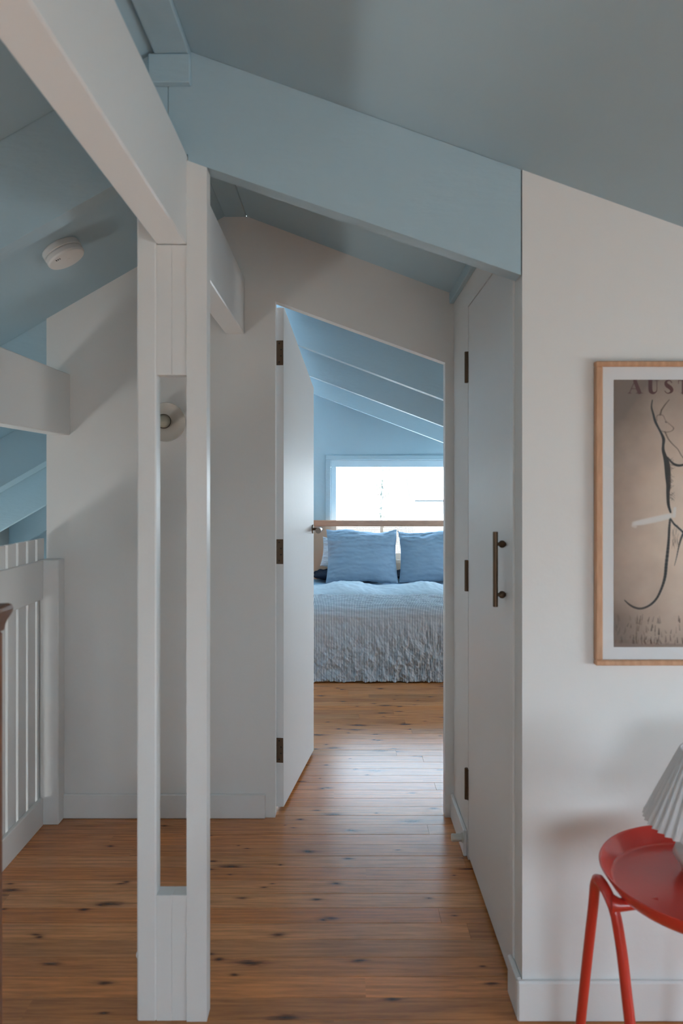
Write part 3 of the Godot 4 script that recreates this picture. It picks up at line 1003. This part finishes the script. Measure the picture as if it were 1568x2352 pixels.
# ------------------------------------------------------------------ table and lamp
func table_and_lamp() -> void:
	var red := plain(lin(0.62, 0.042, 0.026), 0.28, 0.5)
	red.clearcoat_enabled = true
	red.clearcoat = 0.4
	red.clearcoat_roughness = 0.1
	var c := V(0.937, 0, -1.964)
	var o := thing("tray_table", "glossy red metal side table with a round tray top and hairpin legs", "table", c)
	var pr := [Vector2(0, 0.612), Vector2(0.242, 0.612), Vector2(0.2455, 0.6123), Vector2(0.2500, 0.6140), Vector2(0.2525, 0.6175), Vector2(0.2545, 0.6215), Vector2(0.274, 0.648), Vector2(0.2765, 0.6515), Vector2(0.2795, 0.6525), Vector2(0.281, 0.650), Vector2(0.2585, 0.616), Vector2(0.253, 0.608), Vector2(0.245, 0.604), Vector2(0, 0.604)]
	var prr := []
	for i in pr.size(): prr.append(pr[pr.size() - 1 - i])
	part("tray", Kit.new().lathe(prr, 96, Transform3D(), false), red, o)
	# hairpin leg: foot, up, over the top, down to the other foot; then a bracket in under the tray
	var base := [V(0.652, 0.0, -2.19), V(0.655, 0.35, -2.10), V(0.655, 0.53, -2.047), V(0.652, 0.596, -2.022), V(0.652, 0.619, -1.998), V(0.657, 0.614, -1.968), V(0.666, 0.592, -1.947), V(0.674, 0.560, -1.934), V(0.685, 0.479, -1.925), V(0.694, 0.387, -1.92), V(0.73, 0.0, -1.89)]
	var arm := [V(0.668, 0.588, -1.942), V(0.684, 0.588, -1.936), V(0.71, 0.592, -1.928), V(0.745, 0.598, -1.922), V(0.77, 0.600, -1.92)]
	for k in 3:
		var spin := Basis(V(0, 1, 0), TAU / 3.0 * k)
		var curve := Curve3D.new()
		for q in base: curve.add_point(spin * (q - c))
		for i in range(1, base.size() - 1):
			var tg := (curve.get_point_position(i + 1) - curve.get_point_position(i - 1)).normalized()
			curve.set_point_in(i, -tg * (curve.get_point_position(i) - curve.get_point_position(i - 1)).length() * 0.33)
			curve.set_point_out(i, tg * (curve.get_point_position(i + 1) - curve.get_point_position(i)).length() * 0.33)
		var pts := []
		for i in 71: pts.append(curve.sample_baked(curve.get_baked_length() * i / 70.0, true))
		part("leg", Kit.new().tube(pts, [0.0132], 18), red, o)
		var ap := []
		for q in arm: ap.append(spin * (q - c))
		part("bracket", Kit.new().tube(ap, [0.022, 0.016, 0.012, 0.012, 0.015], 16), red, o)
	# lamp with a pleated shade
	var l := thing("table_lamp", "small table lamp with a white pleated shade and round white base on the red table", "lamp", V(0.973, 0.6125, -2.03))
	var cer := plain(lin(0.72, 0.70, 0.66), 0.35)
	part("lamp_base", Kit.new().lathe([Vector2(0, 0), Vector2(0.045, 0), Vector2(0.062, 0.008), Vector2(0.096, 0.022), Vector2(0.111, 0.045), Vector2(0.104, 0.066), Vector2(0.074, 0.084), Vector2(0.035, 0.093), Vector2(0.016, 0.10), Vector2(0.012, 0.12), Vector2(0.012, 0.20), Vector2(0, 0.20)], 40, Transform3D(), false), cer, l)
	var cloth := plain(lin(0.86, 0.84, 0.85), 0.85, 0.2)
	cloth.backlight_enabled = true
	cloth.backlight = Color(0.25, 0.25, 0.25)
	var rows := []
	var seg := 46 * 6
	for j in 15:
		var t := j / 14.0
		var row := []
		for i in seg:
			var a := TAU * i / seg
			var ph := fmod(i / 6.0, 1.0)
			var tooth := absf(ph * 2.0 - 1.0) - 0.5
			var r := lerpf(0.181, 0.092, t) + tooth * lerpf(0.011, 0.007, t)
			row.append(V(cos(a) * r, lerpf(0.132, 0.318, t), sin(a) * r))
		rows.append(row)
	var inner := []
	for row in rows:
		var rr := []
		for p in row: rr.append(V(p.x * 0.985, p.y, p.z * 0.985))
		inner.append(rr)
	var sk := Kit.new().grid(rows, true, true)
	sk.grid(inner, true, false)
	part("lamp_shade", sk, cloth, l)
	part("bulb_holder", Kit.new().rod(V(0, 0.20, 0), V(0, 0.245, 0), 0.02), cer, l)

# ------------------------------------------------------------------ poster
func poster() -> void:
	var oak := timber(lin(0.50, 0.27, 0.15), lin(0.66, 0.38, 0.23), 0.5, V(5.0, 1.0, 5.0), 17)
	var s := 1820.0 / (NEAR - 0.022)
	var x0 := (1368.0 - 780.0) / s
	var y0 := 1.62 + (1108.0 - 1529.0) / s
	var y1 := 1.62 + (1108.0 - 829.0) / s
	var w := 0.62
	var h := y1 - y0
	var o := thing("framed_poster", "oak framed sepia travel poster with a kangaroo drawing, hanging on the white wall", "poster", V(x0 + w / 2, y0, -NEAR))
	var f := 0.021
	part("frame_rail", Kit.new().box(V(-w / 2, 0, 0), V(w / 2, f - 0.005, 0.024), 0.003), oak, o)
	part("frame_rail", Kit.new().box(V(-w / 2, h - f + 0.005, 0), V(w / 2, h, 0.024), 0.003), oak, o)
	for k in [-1.0, 1.0]:
		part("frame_stile", Kit.new().box(V(minf(k * w / 2, k * (w / 2 - f)), f - 0.005, 0), V(maxf(k * w / 2, k * (w / 2 - f)), h - f + 0.005, 0.0238), 0.003), oak, o)
	part("mount", Kit.new().box(V(-w / 2 + f, f - 0.005, 0.0), V(w / 2 - f, h - f + 0.005, 0.010), 0.0), plain(lin(0.84, 0.85, 0.87), 0.7), o, "white mount")
	var px := (1412.0 - 1368.0) / s
	var pb := (1529.0 - 1488.0) / s
	var ph := (1488.0 - 871.0) / s
	var pw := w - 2.0 * px
	var k := Kit.new()
	var m := plain(Color.WHITE, 0.6)
	m.albedo_texture = poster_print(pw / ph)
	var q := [V(-pw / 2, pb, 0.0108), V(pw / 2, pb, 0.0108), V(pw / 2, pb + ph, 0.0108), V(-pw / 2, pb + ph, 0.0108)]
	var u := [Vector2(0, 1), Vector2(1, 1), Vector2(1, 0), Vector2(0, 0)]
	var nn := V(0, 0, 1)
	k.tri(q[0], q[1], q[2], nn, nn, nn, u[0], u[1], u[2])
	k.tri(q[0], q[2], q[3], nn, nn, nn, u[0], u[2], u[3])
	part("print", k, m, o)
	part("glazing", Kit.new().box(V(-w / 2 + f, f - 0.005, 0.014), V(w / 2 - f, h - f + 0.005, 0.016), 0.0), glass(), o)

var im_w := 0
var im_h := 0
var ink := PackedFloat32Array()

func stroke(pts: Array, c: Vector3, soft: float, alpha := 1.0) -> void:
	# pts: x, y, width triples in print pixels
	for s in range(0, pts.size() - 3, 3):
		var a := Vector2(pts[s], pts[s + 1])
		var b := Vector2(pts[s + 3], pts[s + 4])
		var wa: float = pts[s + 2]
		var wb: float = pts[s + 5]
		var m := maxf(wa, wb) / 2 + soft + 1.0
		for y in range(maxi(0, int(minf(a.y, b.y) - m)), mini(im_h, int(maxf(a.y, b.y) + m) + 1)):
			for x in range(maxi(0, int(minf(a.x, b.x) - m)), mini(im_w, int(maxf(a.x, b.x) + m) + 1)):
				var p := Vector2(x + 0.5, y + 0.5)
				var t := clampf((p - a).dot(b - a) / maxf((b - a).length_squared(), 1e-6), 0.0, 1.0)
				var d := p.distance_to(a.lerp(b, t)) - lerpf(wa, wb, t) / 2
				var k := alpha * clampf(0.5 - d / soft, 0.0, 1.0)
				if k > 0.0:
					var i := (y * im_w + x) * 3
					ink[i] = lerpf(ink[i], c.x, k)
					ink[i + 1] = lerpf(ink[i + 1], c.y, k)
					ink[i + 2] = lerpf(ink[i + 2], c.z, k)

# photo-scale drawing units (617 high) to print pixels
func scaled(list: Array, k: float, ox := 1412.0, oy := 871.0) -> Array:
	var p := []
	for i in range(0, list.size(), 3):
		p.append(V((list[i] - ox) * k, (list[i + 1] - oy) * k, list[i + 2] * k * 1.1))
	var r := []
	for i in p.size() - 1:
		var a: Vector3 = p[maxi(i - 1, 0)]
		var d: Vector3 = p[mini(i + 2, p.size() - 1)]
		var steps := 4 if p.size() > 4 else 1
		for j in steps:
			var q: Vector3 = p[i].cubic_interpolate(p[i + 1], a, d, float(j) / steps)
			r.append_array([q.x, q.y, q.z])
	var e: Vector3 = p[p.size() - 1]
	r.append_array([e.x, e.y, e.z])
	return r

func poster_print(aspect: float) -> ImageTexture:
	im_h = 1000
	im_w = int(im_h * aspect)
	ink.resize(im_w * im_h * 3)
	var f := noise(0.006, 61, 4)
	var g := noise(0.25, 62, 2)
	for y in im_h:
		for x in im_w:
			var u := x / float(im_w)
			var vv := y / float(im_h)
			var d := Vector2((u - 0.55) * 0.9, (vv - 0.55) * 1.0).length()
			var k := clampf(1.02 - pow(d * 1.55, 2.0) * 0.85 + f.get_noise_2d(x, y) * 0.10 + g.get_noise_2d(x, y) * 0.03, 0.25, 1.1)
			var i := (y * im_w + x) * 3
			ink[i] = 0.84 * k
			ink[i + 1] = 0.69 * k * (0.86 + 0.14 * k)
			ink[i + 2] = 0.57 * k * (0.84 + 0.16 * k)
	var k := im_h / 617.0
	var black := V(0.014, 0.013, 0.015)
	var brown := V(0.13, 0.085, 0.06)
	var wine := V(0.085, 0.010, 0.010)
	# heading letters in a fat-and-thin serif
	var lx := 1446.0
	for ch in "AUSTRALIA":
		letter(ch, lx, 872.0, 30.0, wine, k)
		lx += {"A": 46.0, "U": 37.0, "S": 34.0, "T": 38.0, "R": 38.0, "L": 34.0, "I": 22.0}[ch] * 0.985
	# kangaroo in brush lines
	stroke(scaled([1501, 918, 2, 1499, 934, 3, 1503, 950, 4, 1508, 968, 5, 1517, 986, 4, 1524, 1000, 5, 1527, 1010, 6, 1526, 1022, 5, 1526, 1034, 6, 1530, 1048, 8, 1534, 1062, 11, 1536, 1078, 12, 1537, 1096, 11, 1538, 1115, 9, 1537, 1134, 7, 1538, 1159, 6, 1543, 1177, 4], k), black, 3.0)
	for i in 46:
		var t := rng.randf()
		var y := lerpf(1050, 1150, t)
		var x := 1539.0 + rng.randf() * 7.0
		stroke(scaled([x, y, 1.6, x + rng.randf_range(2, 9), y + rng.randf_range(-7, 9), 0.8], k), brown, 2.0, 0.5)
	stroke(scaled([1540, 917, 1.5, 1530, 929, 2.5, 1522, 941, 3, 1519, 952, 3.5], k), brown, 3.0)
	stroke(scaled([1512, 966, 1.5, 1511, 956, 1.5, 1517, 952, 1.5, 1526, 954, 1.5, 1532, 966, 1.5, 1546, 978, 1.5, 1550, 984, 2, 1544, 990, 1.5, 1531, 992, 2, 1520, 988, 1.5], k), brown, 3.0, 0.6)
	stroke(scaled([1531, 968, 2.0, 1533, 970, 2.0], k), black, 2.0, 0.8)
	stroke(scaled([1530, 991, 3, 1538, 1008, 2.5, 1548, 1020, 2, 1560, 1032, 1.8, 1568, 1046, 1.8, 1580, 1060, 2], k), brown, 3.0, 0.8)
	stroke(scaled([1536, 1050, 3, 1546, 1062, 4, 1556, 1068, 5, 1570, 1068, 4.5, 1590, 1058, 3, 1604, 1044, 2], k), black, 3.0, 0.9)
	stroke(scaled([1542, 1191, 4, 1540, 1213, 5, 1539, 1235, 5, 1537, 1260, 6, 1533, 1297, 6.5, 1530, 1326, 6, 1522, 1353, 5, 1510, 1377, 4.5, 1494, 1392, 4.2, 1476, 1399, 4, 1461, 1397, 4, 1448, 1390, 3.5, 1437, 1380, 2], k), black, 3.0, 0.92)
	stroke(scaled([1543, 1192, 3, 1551, 1204, 4, 1560, 1212, 4, 1574, 1226, 4, 1590, 1250, 3], k), black, 3.0, 0.9)
	stroke(scaled([1572, 1226, 4, 1567, 1238, 4, 1562, 1256, 3, 1557, 1280, 2, 1552, 1300, 1], k), black, 3.0, 0.8)
	stroke(scaled([1590, 1060, 2, 1620, 1110, 3, 1640, 1180, 4, 1630, 1250, 4, 1600, 1290, 3, 1580, 1370, 3, 1610, 1420, 4, 1650, 1428, 3], k), black, 3.0, 0.9)
	for i in 24:
		var y := rng.randf_range(1205, 1250)
		var x := rng.randf_range(1546, 1562)
		stroke(scaled([x, y, 1.5, x + rng.randf_range(-4, 4), y + 14, 0.8], k), brown, 2.0, 0.4)
	# pale sash across the print
	var pale := V(0.84, 0.82, 0.80)
	stroke(scaled([1458, 1203, 8, 1476, 1200, 11, 1500, 1195, 12, 1522, 1190, 12, 1542, 1185, 10], k), pale, 6.0, 0.55)
	stroke(scaled([1456, 1208, 6, 1462, 1210, 6], k), pale, 5.0, 0.5)
	stroke(scaled([1553, 1168, 6, 1551, 1186, 7], k), pale, 4.0, 0.8)
	# scratchy grass along the foot
	for i in 240:
		var x := rng.randf_range(1414, 1412 + im_w / k)
		var y := 1482.0 - pow(rng.randf(), 1.4) * 58.0
		stroke(scaled([x, y, rng.randf_range(1.5, 4.0), x + rng.randf_range(-3, 3), y - rng.randf_range(5, 15), 1.0], k), brown * rng.randf_range(0.5, 1.1), 4.0, rng.randf_range(0.3, 0.9))
	stroke(scaled([1412, 1484, 7, 1412 + im_w / k, 1484, 7], k), V(0.26, 0.19, 0.17), 6.0, 0.6)
	var data := PackedByteArray()
	data.resize(im_w * im_h * 3)
	for i in data.size():
		data[i] = int(clampf(pow(maxf(ink[i], 0.0), 0.4545), 0.0, 1.0) * 255.0)
	return ImageTexture.create_from_image(Image.create_from_data(im_w, im_h, false, Image.FORMAT_RGB8, data))

func letter(ch: String, x: float, y: float, h: float, c: Vector3, k: float) -> void:
	var lines := []
	match ch:
		"A": lines = [[2, h, 1.5, 15, 1, 1.5], [15, 2, 7.5, 25, h - 2, 8], [6, h * 0.66, 1.3, 20, h * 0.66, 1.3], [-1, h, 1.5, 6, h, 1.5], [18, h, 1.5, 32, h, 1.5]]
		"U": lines = [[5, 2, 8, 5, h * 0.7, 8, 7, h * 0.9, 7, 12, h, 4, 17, h * 0.93, 2, 20, h * 0.75, 1.5, 20, 2, 1.5], [0, 1, 1.4, 10, 1, 1.4], [16, 1, 1.4, 24, 1, 1.4]]
		"S": lines = [[18, 6, 1.5, 14, 1, 1.6, 8, 1, 3, 4, 6, 5, 7, h * 0.4, 8, 15, h * 0.6, 8, 18, h * 0.8, 6, 14, h * 0.97, 3, 7, h, 1.6, 2, h * 0.84, 1.5]]
		"T": lines = [[12, 2, 8, 12, h - 1, 8], [0, 1, 1.5, 25, 1, 1.5], [0, 1, 1.5, 0, 8, 1.2], [25, 1, 1.5, 25, 8, 1.2], [6, h, 1.4, 18, h, 1.4]]
		"R": lines = [[5, 2, 8, 5, h - 1, 8], [5, 1, 1.5, 16, 1, 2, 20, 7, 6, 16, h * 0.48, 2, 8, h * 0.5, 1.5], [12, h * 0.5, 4, 18, h * 0.8, 7, 25, h, 4], [0, h, 1.4, 10, h, 1.4]]
		"L": lines = [[5, 2, 8, 5, h - 1, 8], [0, h, 1.5, 22, h, 1.5, 23, h - 9, 1.3], [0, 1, 1.4, 10, 1, 1.4]]
		"I": lines = [[6, 2, 8, 6, h - 1, 8], [0, 1, 1.4, 12, 1, 1.4], [0, h, 1.4, 12, h, 1.4]]
	for l in lines:
		var p := []
		for i in range(0, l.size(), 3):
			p.append_array([x + l[i], y + l[i + 1], l[i + 2]])
		stroke(scaled(p, k), c, 2.0, 0.92)

# ------------------------------------------------------------------ outside the bedroom window
func outside() -> void:
	struct("ground_outside", Kit.new().box(V(-40, -3.3, -60), V(40, -3.1, -8.9)), plain(lin(0.55, 0.56, 0.52), 0.9), "pale ground outside beyond the bedroom window", "ground")
	var o := thing("neighbour_house", "pale house with a gutter, washed out in daylight outside the bedroom window", "house", V(2.6, -3.1, -17.0))
	var pale := plain(lin(0.80, 0.80, 0.80), 0.9)
	part("wall", Kit.new().box(V(-1.0, 0, -5), V(4.6, 4.3, 0)), pale, o)
	part("roof", Kit.new().prism(poly([-1.25, 4.35, 4.9, 4.35, 4.4, 5.5, -1.35, 4.9]), -5.2, 0.2), pale, o)
	part("gutter", Kit.new().box(V(-1.0, 4.30, 0.0), V(-0.40, 4.38, 0.14), 0.02), plain(lin(0.030, 0.036, 0.042), 0.6), o)
	part("barge_board", Kit.new().prism(poly([-1.13, 4.40, -1.09, 4.40, -1.17, 4.80, -1.20, 4.80]), 0.0, 0.22), plain(lin(0.032, 0.038, 0.042), 0.6), o)
	var t := thing("tree", "thin pale tree outside the bedroom window, left of the neighbour house", "tree", V(0.87, -3.1, -16.0))
	var bark := plain(lin(0.05, 0.058, 0.055), 0.9)
	part("trunk", Kit.new().tube([V(0, 0, 0), V(0.02, 2.0, 0), V(-0.03, 4.0, 0), V(0.0, 5.2, 0.02), V(0.01, 6.2, 0)], [0.09, 0.07, 0.03, 0.018, 0.022], 10), bark, t)
	var leaves := Kit.new()
	rng.seed = 91
	for i in 70:
		var y := rng.randf_range(3.8, 5.1)
		var c := V(rng.randf_range(-0.13, 0.13), y, rng.randf_range(-0.1, 0.1))
		var a := V(rng.randf_range(-1, 1), rng.randf_range(-1, 1), rng.randf_range(-1, 1)).normalized() * 0.035
		var b := a.cross(V(0.3, 0.5, 0.8)).normalized() * 0.02
		leaves.face([c - a, c + b, c + a, c - b], a.cross(b).normalized())
	part("foliage", leaves, plain(lin(0.034, 0.042, 0.034), 0.9), t).set_meta("kind", "stuff")
